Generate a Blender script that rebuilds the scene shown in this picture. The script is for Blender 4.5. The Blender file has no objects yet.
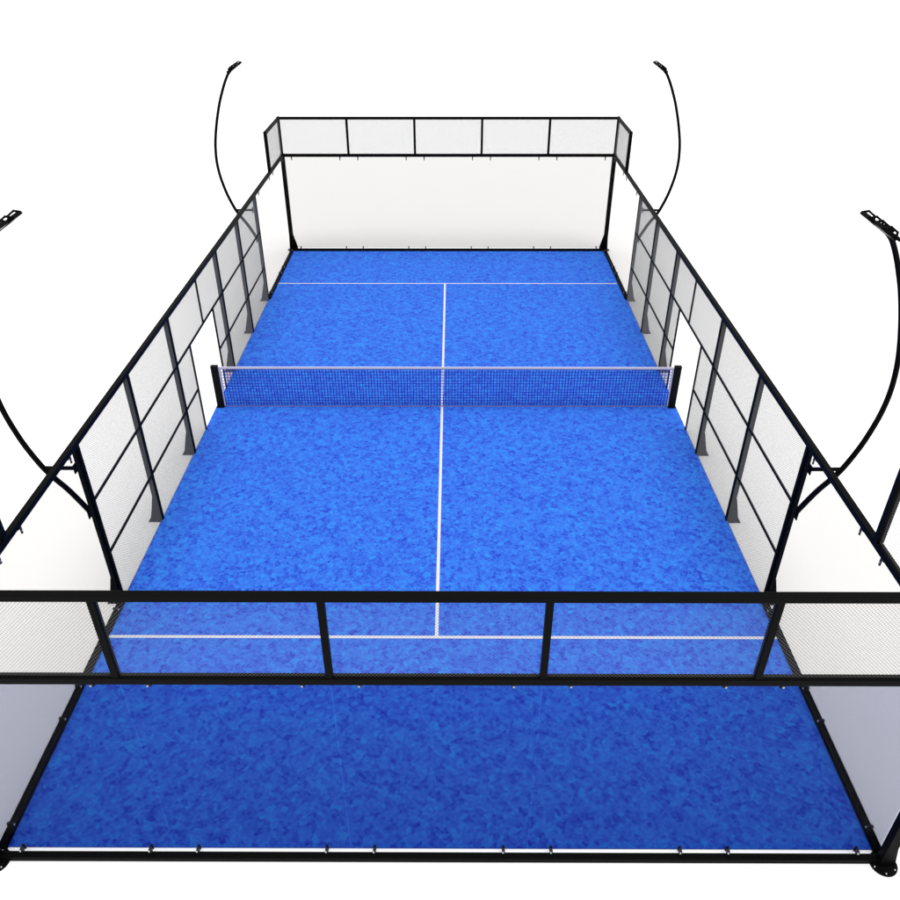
import bpy, bmesh, math, random
from mathutils import Vector, Matrix
random.seed(7)
scene = bpy.context.scene
COL = scene.collection

# ------------------------------------------------------------------ materials
def new_mat(name):
    m = bpy.data.materials.new(name); m.use_nodes = True
    return m, m.node_tree, m.node_tree.nodes['Principled BSDF']

def simple_mat(name, col, rough=.5, spec=.5, metal=0.0, var=0.0, vscale=20):
    m, nt, b = new_mat(name)
    b.inputs['Base Color'].default_value = (*col, 1)
    b.inputs['Roughness'].default_value = rough
    b.inputs['Specular IOR Level'].default_value = spec
    b.inputs['Metallic'].default_value = metal
    if var:
        tc = nt.nodes.new('ShaderNodeTexCoord'); n = nt.nodes.new('ShaderNodeTexNoise')
        n.inputs['Scale'].default_value = vscale; n.inputs['Detail'].default_value = 4
        r = nt.nodes.new('ShaderNodeMapRange')
        r.inputs['To Min'].default_value = 1 - var; r.inputs['To Max'].default_value = 1 + var
        mx = nt.nodes.new('ShaderNodeVectorMath'); mx.operation = 'SCALE'
        mx.inputs[0].default_value = col
        nt.links.new(tc.outputs['Object'], n.inputs['Vector'])
        nt.links.new(n.outputs['Fac'], r.inputs['Value'])
        nt.links.new(r.outputs['Result'], mx.inputs['Scale'])
        nt.links.new(mx.outputs['Vector'], b.inputs['Base Color'])
    return m

M = {}
M['steel'] = simple_mat('black_powder_coated_steel', (.0022, .0022, .0023), .5, .035, var=.35, vscale=30)
M['frame'] = simple_mat('black_thin_frame_steel', (.0022, .0022, .0023), .5, .035, var=.3, vscale=30)
M['wire'] = simple_mat('grey_galvanised_wire', (.14, .14, .14), .6, .2)
M['clip'] = simple_mat('dark_clip_metal', (.012, .012, .013), .45, .3)
M['bolt'] = simple_mat('bright_bolt_metal', (.55, .55, .56), .4, .5)
M['post_black'] = simple_mat('matt_black_net_post', (.003, .003, .0035), .6, .08, var=.3, vscale=15)
M['band'] = simple_mat('white_net_band', (.56, .53, .62), .8, .2, var=.06, vscale=25)
M['cord'] = simple_mat('navy_net_cord', (.012, .034, .36), .8, .1)
M['lens'] = simple_mat('lamp_lens_glass', (.02, .02, .022), .3, .1)
M['ground'] = simple_mat('plain_white_ground', (.90, .90, .90), .9, .0, var=.010, vscale=.6)

def glass_mat(name, per_face):
    m = bpy.data.materials.new(name); m.use_nodes = True
    nt = m.node_tree; nt.nodes.clear()
    out = nt.nodes.new('ShaderNodeOutputMaterial')
    tr = nt.nodes.new('ShaderNodeBsdfTransparent'); tr.inputs['Color'].default_value = (*per_face, 1)
    gl = nt.nodes.new('ShaderNodeBsdfGlossy'); gl.inputs['Roughness'].default_value = .03
    gl.inputs['Color'].default_value = (.9, .92, .95, 1)
    mix = nt.nodes.new('ShaderNodeMixShader'); mix.inputs['Fac'].default_value = .003
    nt.links.new(tr.outputs[0], mix.inputs[1]); nt.links.new(gl.outputs[0], mix.inputs[2])
    nt.links.new(mix.outputs[0], out.inputs['Surface'])
    return m
M['near_glass'] = glass_mat('tone_darkened_tempered_glass', (.675, .690, .765))      # a pane has two faces; tone-curve darkening of the turf behind put into tint
M['far_glass'] = glass_mat('thick_tempered_glass', (.785, .782, .78))
M['side_glass'] = glass_mat('clear_tempered_glass', (.842, .838, .833))

def turf_mat():
    m, nt, b = new_mat('blue_synthetic_turf')
    N, L = nt.nodes.new, nt.links.new
    tc = N('ShaderNodeTexCoord')
    # warp the coordinates so that the tufts get ragged outlines
    warp = N('ShaderNodeTexNoise'); warp.inputs['Scale'].default_value = 9; warp.inputs['Detail'].default_value = 3
    L(tc.outputs['Object'], warp.inputs['Vector'])
    ws = N('ShaderNodeVectorMath'); ws.operation = 'MULTIPLY_ADD'
    ws.inputs[1].default_value = (.022, .022, 0)
    L(warp.outputs['Color'], ws.inputs[0]); L(tc.outputs['Object'], ws.inputs[2])
    def vor(scale):
        v = N('ShaderNodeTexVoronoi'); v.inputs['Scale'].default_value = scale
        v.inputs['Randomness'].default_value = 1
        L(ws.outputs[0], v.inputs['Vector'])
        s = N('ShaderNodeSeparateColor'); L(v.outputs['Color'], s.inputs[0])
        return s.outputs[0]
    def noise(scale, det=5, rough=.6):
        n = N('ShaderNodeTexNoise'); n.inputs['Scale'].default_value = scale
        n.inputs['Detail'].default_value = det; n.inputs['Roughness'].default_value = rough
        L(tc.outputs['Object'], n.inputs['Vector'])
        return n.outputs['Fac']
    def madd(a, k, c=None):
        q = N('ShaderNodeMath'); q.operation = 'MULTIPLY_ADD'; L(a, q.inputs[0]); q.inputs[1].default_value = k
        if c is None: q.inputs[2].default_value = 0
        else: L(c, q.inputs[2])
        return q.outputs[0]
    v = madd(vor(12), .27)
    v = madd(vor(29), .26, v)
    v = madd(noise(13, 6, .75), .24, v)
    v = madd(noise(75, 2, .6), .23, v)
    ramp = N('ShaderNodeValToRGB'); L(v, ramp.inputs['Fac'])
    e = ramp.color_ramp.elements
    stops = [(.245, (.014, .038, .42)), (.385, (.0215, .088, .52)), (.50, (.0285, .126, .60)),
             (.615, (.032, .152, .622)), (.755, (.020, .225, .68))]
    e[0].position, e[1].position = stops[0][0], stops[-1][0]
    e[0].color, e[1].color = (*stops[0][1], 1), (*stops[-1][1], 1)
    for p, c in stops[1:-1]:
        q = e.new(p); q.color = (*c, 1)
    L(ramp.outputs['Color'], b.inputs['Base Color'])
    b.inputs['Roughness'].default_value = .85
    b.inputs['Sheen Weight'].default_value = .10; b.inputs['Sheen Roughness'].default_value = .35
    b.inputs['Sheen Tint'].default_value = (.35, .65, 1, 1)
    b.inputs['Specular IOR Level'].default_value = .10
    bump = N('ShaderNodeBump'); bump.inputs['Strength'].default_value = .5; bump.inputs['Distance'].default_value = .01
    L(noise(140, 3, .7), bump.inputs['Height']); L(bump.outputs['Normal'], b.inputs['Normal'])
    return m
M['turf'] = turf_mat()
M['line'] = simple_mat('white_turf_line', (.57, .56, .61), .9, .1, var=.08, vscale=60)

# ------------------------------------------------------------------ mesh helpers
class MB:
    def __init__(self): self.bm = bmesh.new()
    def box(self, x0, x1, y0, y1, z0, z1, bev=0):
        t = bmesh.new()
        bmesh.ops.create_cube(t, size=1)
        bmesh.ops.scale(t, vec=(abs(x1-x0), abs(y1-y0), abs(z1-z0)), verts=t.verts)
        bmesh.ops.translate(t, vec=((x0+x1)/2, (y0+y1)/2, (z0+z1)/2), verts=t.verts)
        if bev: bmesh.ops.bevel(t, geom=t.edges[:], offset=bev, segments=2, affect='EDGES', profile=.6)
        self._merge(t); return self
    def obox(self, c, ax, ay, az, sx, sy, sz, bev=0):     # oriented box: centre, three unit axes, three sizes
        t = bmesh.new(); bmesh.ops.create_cube(t, size=1)
        bmesh.ops.scale(t, vec=(sx, sy, sz), verts=t.verts)
        if bev: bmesh.ops.bevel(t, geom=t.edges[:], offset=bev, segments=2, affect='EDGES', profile=.6)
        m = Matrix((Vector(ax), Vector(ay), Vector(az))).transposed().to_4x4(); m.translation = Vector(c)
        bmesh.ops.transform(t, matrix=m, verts=t.verts)
        self._merge(t); return self
    def cyl(self, c, r, z0, z1, seg=32, bev=0):
        t = bmesh.new()
        bmesh.ops.create_cone(t, cap_ends=True, segments=seg, radius1=r, radius2=r, depth=z1-z0)
        bmesh.ops.translate(t, vec=(c[0], c[1], (z0+z1)/2), verts=t.verts)
        self._merge(t); return self
    def prism(self, pts, a, b):                            # 3-D polygon pts extruded from pts+a to pts+b
        vs0 = [self.bm.verts.new(Vector(p)+Vector(a)) for p in pts]
        vs1 = [self.bm.verts.new(Vector(p)+Vector(b)) for p in pts]
        f0 = self.bm.faces.new(vs0); self.bm.faces.new(vs1[::-1])
        n = len(pts)
        for i in range(n): self.bm.faces.new((vs0[i], vs1[i], vs1[(i+1) % n], vs0[(i+1) % n]))
        bmesh.ops.recalc_face_normals(self.bm, faces=self.bm.faces[:]); return self
    def tube(self, pts, rad, seg=14):
        pts = [Vector(p) for p in pts]; rings = []
        up = Vector((0, 1, 0)) if abs((pts[-1]-pts[0]).normalized().y) < .9 else Vector((0, 0, 1))
        for i, p in enumerate(pts):
            d = (pts[min(i+1, len(pts)-1)] - pts[max(i-1, 0)]).normalized()
            s = d.cross(up).normalized(); t = s.cross(d)
            r = rad[i] if isinstance(rad, (list, tuple)) else rad
            rings.append([self.bm.verts.new(p + (s*math.cos(q)+t*math.sin(q))*r) for q in [2*math.pi*k/seg for k in range(seg)]])
        for a, b in zip(rings, rings[1:]):
            for k in range(seg):
                f = self.bm.faces.new((a[k], b[k], b[(k+1) % seg], a[(k+1) % seg])); f.smooth = True
        self.bm.faces.new(rings[0]); self.bm.faces.new(rings[-1][::-1])
        bmesh.ops.recalc_face_normals(self.bm, faces=self.bm.faces[:]); return self
    def wire(self, p, q, r, nrm):                          # a thin four-sided strand without caps
        p, q, n = Vector(p), Vector(q), Vector(nrm)
        s = (q-p).normalized().cross(n)
        o = [n*r, s*r, -n*r, -s*r]
        a = [self.bm.verts.new(p+v) for v in o]; b = [self.bm.verts.new(q+v) for v in o]
        for k in range(4): self.bm.faces.new((a[k], b[k], b[(k+1) % 4], a[(k+1) % 4]))
        return self
    def _merge(self, t):
        me = bpy.data.meshes.new('tmp'); t.to_mesh(me); t.free(); self.bm.from_mesh(me); bpy.data.meshes.remove(me)
    def build(self, name, mat, parent=None, loc=(0, 0, 0)):
        me = bpy.data.meshes.new(name); self.bm.to_mesh(me); self.bm.free()
        me.materials.append(mat)
        o = bpy.data.objects.new(name, me); COL.objects.link(o)
        o.location = loc
        if parent: o.parent = parent
        return o

def chain_link(mb, u0, u1, z0, z1, axis, off, pitch, r):
    """diagonal wire netting filling u0..u1 x z0..z1 in the plane where the other coordinate is off"""
    nrm = (0, 1, 0) if axis == 'x' else (1, 0, 0)
    W, H = u1-u0, z1-z0
    def P(u, z, d): return (u, off+d, z) if axis == 'x' else (off+d, u, z)
    n = int((W+H)/pitch)+1
    for k in range(1, n):
        s = k*pitch
        a = (min(s, W), max(0, s-W)); b = (max(0, s-H), min(s, H))
        if abs(a[0]-b[0]) < 1e-4: continue
        mb.wire(P(u0+a[0], z0+a[1], r*.9), P(u0+b[0], z0+b[1], r*.9), r, nrm)
        mb.wire(P(u1-a[0], z0+a[1], -r*.9), P(u1-b[0], z0+b[1], -r*.9), r, nrm)
    return mb

def thing(name, label, cat, loc=(0, 0, 0), rotz=0, group=None):
    o = bpy.data.objects.new(name, None); COL.objects.link(o)
    o.location = loc; o.rotation_euler = (0, 0, rotz); o.empty_display_size = .2
    tag(o, label, cat, group); return o
def tag(o, label=None, cat=None, group=None, kind=None):
    if label: o['label'] = label
    if cat: o['category'] = cat
    if group: o['group'] = group
    if kind: o['kind'] = kind
    return o
def copy_tree(src, parent=None):
    c = src.copy(); COL.objects.link(c)
    if parent: c.parent = parent
    for ch in list(src.children): copy_tree(ch, c)
    return c
def place(src, loc, rotz, label, first):
    o = src if first else copy_tree(src)
    o.location = loc; o.rotation_euler = (0, 0, rotz); o['label'] = label
    return o

PI = math.pi
Z3, Z4 = 2.965, 4.02            # centre heights of the wall rail and of the top rail
YE = 10.0                       # end walls
PITCH, WR = .036, .0013

# ------------------------------------------------------------------ ground and court surface
g = MB(); R = 3000
g.bm.faces.new([g.bm.verts.new(v) for v in ((-R, -R, 0), (R, -R, 0), (R, R, 0), (-R, R, 0))])
tag(g.build('ground', M['ground']), kind='structure')
turf = MB().box(-5.02, 5.02, -9.918, 9.935, .002, .014).build('turf', M['turf']); tag(turf, kind='structure')
MB().box(-4.97, 4.93, 7.178, 7.222, .014, .018).build('service_line', M['line'], turf)
MB().box(-4.97, 4.97, -6.697, -6.645, .014, .018).build('service_line', M['line'], turf)
MB().box(-.113, -.061, -6.645, 7.175, .014, .018).build('centre_line', M['line'], turf)

# ------------------------------------------------------------------ net and its two posts
YN = .10
net = thing('court_net', 'low navy net with white top band stretched across the middle of the blue court', 'net', (0, YN, 0))
nb = MB()
x0, x1, zb, zt = -4.80, 4.80, .03, .93
nx, nz = 150, 13
for i in range(nx+1):
    x = x0+(x1-x0)*i/nx; nb.wire((x, .003, zb), (x, .003, zt), .0078, (0, 1, 0))
for k in range(nz+1):
    z = zb+(zt-zb)*k/nz; nb.wire((x0, -.003, z), (x1, -.003, z), .0078, (0, 1, 0))
nb.build('netting', M['cord'], net)
MB().box(-4.84, 4.84, -.014, .014, .935, .983, .006).build('top_band', M['band'], net)
for s in (-1, 1):
    MB().box(s*4.815, s*4.84, -.012, .012, .03, .93, .005).build('side_band', M['band'], net)
MB().box(-4.80, 4.80, -.007, .007, .018, .034).build('bottom_cord', M['band'], net)
p0 = None
for s, lab in ((-1, 'black box-section net post at the left end of the net'), (1, 'black box-section net post at the right end of the net')):
    if p0 is None:
        p0 = thing('net_post', lab, 'post', (0, 0, 0), 0, 'posts that hold the court net')
        MB().box(-.07, .07, -.05, .05, .01, .985, .008).build('post_body', M['post_black'], p0)
        MB().box(-.074, .074, -.054, .054, .985, 1.005, .005).build('cap', M['post_black'], p0)
        MB().box(-.085, .085, -.07, .07, .014, .024).build('base_plate', M['post_black'], p0)
    place(p0, (s*4.92, YN, 0), 0, lab, s == -1)

# ------------------------------------------------------------------ glass panels with clips
def glass_panel(w, label, group, ztop, gap, mat):
    """local frame: pane in the x-z plane at y=0, the court on the -y side"""
    t = thing('glass_panel', label, 'glass panel', (0, 0, 0), 0, group)
    pane = MB().box(-w/2+gap, w/2-gap, -.006, .006, .115, ztop)
    # the end faces hidden in the joints are left out
    bmesh.ops.delete(pane.bm, geom=[f for f in pane.bm.faces if abs(f.normal.x) > .9], context='FACES_ONLY')
    pane.build('pane', M[mat], t)
    for sx in (-1, 1):
        cx = sx*(w/2-.27)
        c = MB().box(cx-.015, cx+.015, -.024, -.008, ztop-.10, ztop+.02, .003).box(cx-.015, cx+.015, .008, .024, ztop-.05, ztop+.02, .003)
        c = c.build('clip', M['clip'], t)
        MB().obox((cx, .030, ztop-.045), (1, 0, 0), (0, 1, 0), (0, 0, 1), .018, .012, .018, .004).build('bolt', M['bolt'], c)
        MB().obox((cx, -.026, ztop-.06), (1, 0, 0), (0, 1, 0), (0, 0, 1), .014, .008, .014, .003).build('bolt', M['bolt'], c)
        c = MB().box(cx-.016, cx+.016, -.024, -.008, .06, .145, .003).box(cx-.016, cx+.016, .008, .05, .082, .145, .004)
        c = c.build('clip', M['clip'], t)
        MB().obox((cx+.006, .056, .128), (1, 0, 0), (0, 1, 0), (0, 0, 1), .016, .014, .016, .004).build('bolt', M['bolt'], c)
        MB().obox((cx, -.029, .112), (1, 0, 0), (0, 1, 0), (0, 0, 1), .020, .010, .020, .004).build('bolt', M['bolt'], c)
    return t
order = ['first', 'second', 'middle', 'fourth', 'fifth']
for yy, rz, where, grp in ((-9.985, PI, 'near', 'glass panels of the near end wall'), (9.995, 0, 'far', 'glass panels of the far end wall')):
    for i in range(5):
        x = -4+2*i
        nm = ('%s clear glass panel from the left in the %s end wall' % (order[i], where)) if i != 2 else 'middle one of five clear glass panels in the %s end wall' % where
        first = i == 0
        if first: gp = glass_panel(2.0, nm, grp, Z3-.04, .0013 if where == 'near' else 0, where + '_glass')
        o = place(gp, (x, yy, 0), rz, nm, first); o['group'] = grp
sg = None
for s, side in ((-1, 'left'), (1, 'right')):
    for ylo, yhi, where, nth in ((-9.98, -7.96, 'near', 'corner'), (-7.96, -5.94, 'near', 'lamp'), (6.03, 8.01, 'far', 'lamp'), (8.01, 9.99, 'far', 'corner')):
        if nth == 'corner': lab = 'clear glass panel of the %s side wall, next to the %s corner post' % (side, where)
        else: lab = 'clear glass panel of the %s side wall, next to the %s curved lamp pole' % (side, where)
        first = sg is None
        if first: sg = glass_panel(2.02, lab, 'glass panels of the side walls', Z3-.04, 0, 'side_glass')
        place(sg, (s*4.985, (ylo+yhi)/2, 0), -s*PI/2, lab, first)

# ------------------------------------------------------------------ rails
tag(MB().box(-4.955, 4.955, -10.085, -10.003, .0, .074, .006).build('base_rail', M['steel']), 'black floor rail along the foot of the near glass end wall', 'rail', 'floor rails under the glass')
tag(MB().box(-4.955, 4.955, 9.94, 10.02, .0, .082, .006).build('base_rail', M['steel']), 'black floor rail along the foot of the far glass end wall', 'rail', 'floor rails under the glass')
for s, side in ((-1, 'left'), (1, 'right')):
    for a, b, where in ((-9.96, -5.95, 'near'), (6.04, 9.93, 'far')):
        tag(MB().box(s*4.96, s*5.05, a, b, .0, .082, .006).build('base_rail', M['steel']),
            'black floor rail under the %s glass of the %s side wall' % (where, side), 'rail', 'floor rails under the glass')
    tag(MB().box(s*4.96, s*5.04, -9.955, 9.955, Z3-.04, Z3+.04, .006).build('top_rail', M['steel']),
        'long black rail running the whole length along the top of the %s side wall' % side, 'rail', 'long top rails of the side walls')

# ------------------------------------------------------------------ raised mesh above the end walls and round the corners
def end_fence(y, where):
    t = thing('mesh_fence', 'raised five-bay wire mesh fence on top of the %s glass end wall' % where, 'mesh fence', (0, y, Z3), 0, 'raised mesh fences over the glass end walls')
    h = Z4-Z3
    MB().box(-4.955, 4.955, -.037, .037, h-.037, h+.037, .006).build('top_rail', M['steel'], t)
    MB().box(-4.955, 4.955, -.04, .04, -.04, .04, .006).build('bottom_rail', M['steel'], t)
    for x in (-3, -1, 1, 3):
        MB().box(x-.033, x+.033, -.033, .033, .041, h-.038, .004).build('mullion', M['steel'], t)
    chain_link(MB(), -4.95, 4.95, .02, h-.03, 'x', 0, PITCH, WR if where == 'near' else .0033).build('wire_mesh', M['wire'], t)
end_fence(-YE, 'near'); end_fence(YE, 'far')
for s, side in ((-1, 'left'), (1, 'right')):
    for e, where in ((-1, 'near'), (1, 'far')):
        t = thing('corner_fence', 'short raised wire mesh fence above the side glass at the %s %s corner' % (where, side), 'mesh fence',
                  (s*5.0, 0, Z3), 0, 'short raised fences at the corners')
        h = Z4-Z3
        a, b = sorted((e*9.955, e*8.06))
        MB().box(-.037, .037, a, b, h-.037, h+.037, .006).build('top_rail', M['steel'], t)
        c, d = sorted((e*8.06, e*7.98))
        MB().box(-.045, .045, c, d, .041, h+.04, .006).build('end_post', M['steel'], t)
        chain_link(MB(), a, b, .03, h-.03, 'y', 0, PITCH, WR if where == 'near' else .0015).build('wire_mesh', M['wire'], t)

# ------------------------------------------------------------------ corner posts (local: outward is +x and +y)
cp = None
for s, side in ((-1, 'left'), (1, 'right')):
    for e, where in ((-1, 'near'), (1, 'far')):
        lab = 'black corner post with gusset and round bolted foot at the %s %s corner' % (where, side)
        t = thing('corner_post', lab, 'post', (s*5.0, e*10.0, 0), 0, 'corner posts')
        X = lambda v: s*v
        Y = lambda v: e*v
        # the leg stands just outside the glass corner, the slimmer upper part carries the raised mesh
        pb = MB().box(X(-.045), X(.075), Y(.022), Y(.12), .014, Z3+.03, .006)
        pb.box(X(-.035), X(.045), Y(-.035), Y(.045), Z3-.04, Z4+.045, .005)
        pb.build('post_body', M['steel'], t)
        if e > 0:
            MB().prism([(X(-.045), Y(.07), .014), (X(-.16), Y(.07), .014), (X(-.155), Y(.07), .12), (X(-.045), Y(.07), .52)], (0, -.03, 0), (0, .03, 0)).build('gusset', M['steel'], t)
            MB().prism([(X(.06), Y(.022), .014), (X(.06), Y(-.10), .014), (X(.06), Y(-.095), .10), (X(.06), Y(.022), .46)], (-.012, 0, 0), (.012, 0, 0)).build('gusset', M['steel'], t)
        else:
            MB().prism([(X(.075), Y(.07), .014), (X(.145), Y(.07), .014), (X(.14), Y(.07), .06), (X(.075), Y(.07), .42)], (0, -.03, 0), (0, .03, 0)).build('gusset', M['steel'], t)
        bp_ = MB().cyl((X(.02), Y(.085)), .15, .001, .016, 40).build('base_plate', M['steel'], t)
        for q in range(6):
            an = q*PI/3+.35
            MB().cyl((X(.02)+.125*math.cos(an), Y(.085)+.125*math.sin(an)), .008, .016, .026, 6).build('bolt', M['bolt'], bp_)

# ------------------------------------------------------------------ side posts (local: outward is +x)
POSTS = [-5.905, -3.865, -1.735, 1.79, 3.89, 5.99]
pnames = ['standing by the near lamp pole', 'second from the near lamp pole', 'just before the entrance by the net',
          'just past the entrance beyond the net', 'second from the far lamp pole', 'standing by the far lamp pole']
sp = None
for s, side in ((-1, 'left'), (1, 'right')):
    for y, nm in zip(POSTS, pnames):
        lab = 'black side post with flared foot on the %s, %s' % (side, nm)
        first = sp is None
        if first:
            sp = thing('side_post', lab, 'post', (0, 0, 0), 0, 'posts of the side walls')
            MB().box(.02, .08, -.037, .037, .012, Z3-.045, .005).build('post_body', M['steel'], sp)
            MB().prism([(.09, 0, .012), (.205, 0, .012), (.195, 0, .06), (.09, 0, .50)], (0, -.03, 0), (0, .03, 0)).build('gusset', M['steel'], sp)
            MB().box(.022, .235, -.07, .07, .0015, .012).build('base_plate', M['steel'], sp)
        place(sp, (s*5.0, y, 0), 0 if s > 0 else PI, lab, first)

# ------------------------------------------------------------------ side mesh panels
TF = .017                        # half width of the thin frame tube
def frame_bar(mb, y0, y1, z0, z1): return mb.box(-TF, TF, y0, y1, z0, z1, .003)
mp = {}
for s, side in ((-1, 'left'), (1, 'right')):
    for (a, b), nm in (((POSTS[0], POSTS[1]), 'between near lamp pole and second post'), ((POSTS[1], POSTS[2]), 'just before the entrance'),
                       ((POSTS[3], POSTS[4]), 'just beyond the entrance'), ((POSTS[4], POSTS[5]), 'ending at the far lamp pole')):
        t = thing('mesh_fence', 'wire mesh fence in the %s side wall, %s' % (side, nm), 'mesh fence', (s*5.0, (a+b)/2, 0), 0, 'mesh fences of the side walls')
        w = b-a; h0 = .02
        for q in (-1, 1): frame_bar(MB(), q*(w/2-.0345), q*(w/2-.001), h0, Z3-.041).build('stile', M['frame'], t)
        for z in (.985, 1.96): frame_bar(MB(), -w/2+.035, w/2-.035, z-TF*.9, z+TF*.9).build('cross_bar', M['frame'], t)
        chain_link(MB(), -w/2+.02, w/2-.02, h0, Z3-.03, 'y', 0, PITCH, .0019).build('wire_mesh', M['wire'], t)
    # entrance bay: mesh overhead and beside an open doorway
    a, b = POSTS[2], POSTS[3]
    t = thing('entrance_frame', 'wire mesh entrance bay with an open doorway in the %s side wall at the net' % side, 'entrance', (s*5.0, 0, 0), 0, 'entrance bays at the net')
    for q0, q1 in ((a+.001, a+.0345), (b-.0345, b-.001)): frame_bar(MB(), q0, q1, .02, Z3-.041).build('stile', M['frame'], t)
    frame_bar(MB(), a+.035, b-.035, 1.945, 1.978).build('lintel', M['frame'], t)
    for q in (-.86, .93): frame_bar(MB(), q-TF, q+TF, .016, 1.944).build('jamb', M['frame'], t)
    frame_bar(MB(), .15-TF, .15+TF, 1.979, Z3-.041).build('mullion', M['frame'], t)
    frame_bar(MB(), a+.035, -.86-.018, .97, 1.0).build('cross_bar', M['frame'], t)
    frame_bar(MB(), .93+.018, b-.035, .97, 1.0).build('cross_bar', M['frame'], t)
    chain_link(MB(), a+.02, b-.02, 1.96, Z3-.03, 'y', 0, PITCH, .0019).build('wire_mesh', M['wire'], t)
    chain_link(MB(), a+.02, -.86, .02, 1.96, 'y', 0, PITCH, .0019).build('wire_mesh', M['wire'], t)
    chain_link(MB(), .93, b-.02, .02, 1.96, 'y', 0, PITCH, .0019).build('wire_mesh', M['wire'], t)

# ------------------------------------------------------------------ curved lamp poles (local: outward is +x)
arc = [(.075, 1.72), (.20, 1.96), (.32, 2.17), (.445, 2.345), (.56, 2.53), (.685, 2.83), (.765, 3.09), (.835, 3.42), (.862, 3.74),
       (.845, 4.06), (.795, 4.37), (.70, 4.75), (.58, 5.13), (.48, 5.38), (.385, 5.59), (.28, 5.78), (.20, 5.87)]
def smooth(pts, n=5):
    out = []
    P = [Vector((x, 0, z)) for x, z in pts]
    for i in range(len(P)-1):
        p0, p1, p2, p3 = P[max(i-1, 0)], P[i], P[i+1], P[min(i+2, len(P)-1)]
        for k in range(n):
            t = k/n
            out.append(.5*((2*p1)+(-p0+p2)*t+(2*p0-5*p1+4*p2-p3)*t*t+(-p0+3*p1-3*p2+p3)*t**3))
    out.append(P[-1]); return out
ap = smooth(arc)
T = Vector((-.82, 0, .57)).normalized(); NN = Vector((.57, 0, .82)).normalized(); YY = Vector((0, 1, 0))
HUB = Vector((.195, 0, 5.87))
def loc3(t, y, n): return HUB + T*t + YY*y + NN*n
lp = None
for s, side in ((-1, 'left'), (1, 'right')):
    for y, where in ((POSTS[0], 'near'), (POSTS[5], 'far')):
        lab = 'tall curved black lamp pole with floodlights, bowing outward at the %s %s' % (where, side)
        first = lp is None
        if first:
            lp = thing('lamp_pole', lab, 'lamp pole', (0, 0, 0), 0, 'curved lamp poles')
            MB().tube(ap, [.040-.008*i/len(ap) for i in range(len(ap))], 16).build('curved_pole', M['steel'], lp)
            MB().tube([(.10, 0, 2.53), (.56, 0, 2.53)], .029, 12).build('strut', M['steel'], lp)
            MB().box(.106, .122, -.05, .05, 2.46, 2.60, .004).box(.106, .122, -.05, .05, 1.66, 1.86, .004).build('bracket_plate', M['steel'], lp)
            MB().tube([loc3(.0, -.29, .02), loc3(.0, .29, .02)], .022, 10).build('cross_tube', M['steel'], lp)
            MB().obox(loc3(.03, 0, .025), T, YY, NN, .12, .09, .10, .012).build('hub', M['steel'], lp)
            for q in (-1, 1):
                yc = q*.185
                fl = MB().obox(loc3(.155, yc, .0), T, YY, NN, .25, .22, .04, .008)
                for k in range(6): fl.obox(loc3(.165, yc-.085+.034*k, .022), T, YY, NN, .21, .009, .016)
                fl = fl.build('floodlight', M['steel'], lp)
                MB().obox(loc3(.165, yc, -.0185), T, YY, NN, .22, .17, .006).build('lens', M['lens'], fl)
                for dy in (-.11, .11):
                    br = MB(); pth = [(.06, .012), (.10, .062), (.205, .062), (.26, .010)]
                    for (t0, n0), (t1, n1) in zip(pth, pth[1:]):
                        A, B = loc3(t0, yc+dy, n0), loc3(t1, yc+dy, n1); d = (B-A)
                        dn = d.normalized()
                        br.obox((A+B)/2, dn, YY, dn.cross(YY), d.length+.018, .016, .024)
                    br.build('bracket', M['steel'], fl)
        place(lp, (s*5.0, y, 0), 0 if s > 0 else PI, lab, first)

# ------------------------------------------------------------------ light, camera, render
w = bpy.data.worlds.new('World'); scene.world = w; w.use_nodes = True
bg = w.node_tree.nodes['Background']
bg.inputs['Color'].default_value = (1, 1, 1, 1); bg.inputs['Strength'].default_value = .90
sun = bpy.data.lights.new('soft_overhead_light', 'SUN'); sun.energy = 2.5; sun.angle = math.radians(48); sun.color = (1, .99, .98)
so = bpy.data.objects.new('soft_overhead_light', sun); COL.objects.link(so)
so.rotation_euler = (math.radians(8), math.radians(4), 0)

cam = bpy.data.cameras.new('camera'); co = bpy.data.objects.new('camera', cam); COL.objects.link(co)
pi_, ya, ro, f = .5837, -.0044, -.001, 806.07
fw = Vector((math.sin(ya)*math.cos(pi_), math.cos(ya)*math.cos(pi_), -math.sin(pi_)))
r = Vector((math.cos(ya), -math.sin(ya), 0)); u = r.cross(fw)
r2 = r*math.cos(ro)+u*math.sin(ro); u2 = -r*math.sin(ro)+u*math.cos(ro)
mat = Matrix((r2, u2, -fw)).transposed().to_4x4(); mat.translation = Vector((.1526, -15.1288, 8.934))
co.matrix_world = mat
cam.sensor_width = 36; cam.lens = 36*f/900; cam.clip_end = 6000; cam.clip_start = .05
scene.camera = co
scene.view_settings.view_transform = 'Standard'; scene.view_settings.look = 'None'
scene.view_settings.exposure = 0; scene.view_settings.gamma = 1
scene.cycles.transparent_max_bounces = 24
scene.render.film_transparent = False
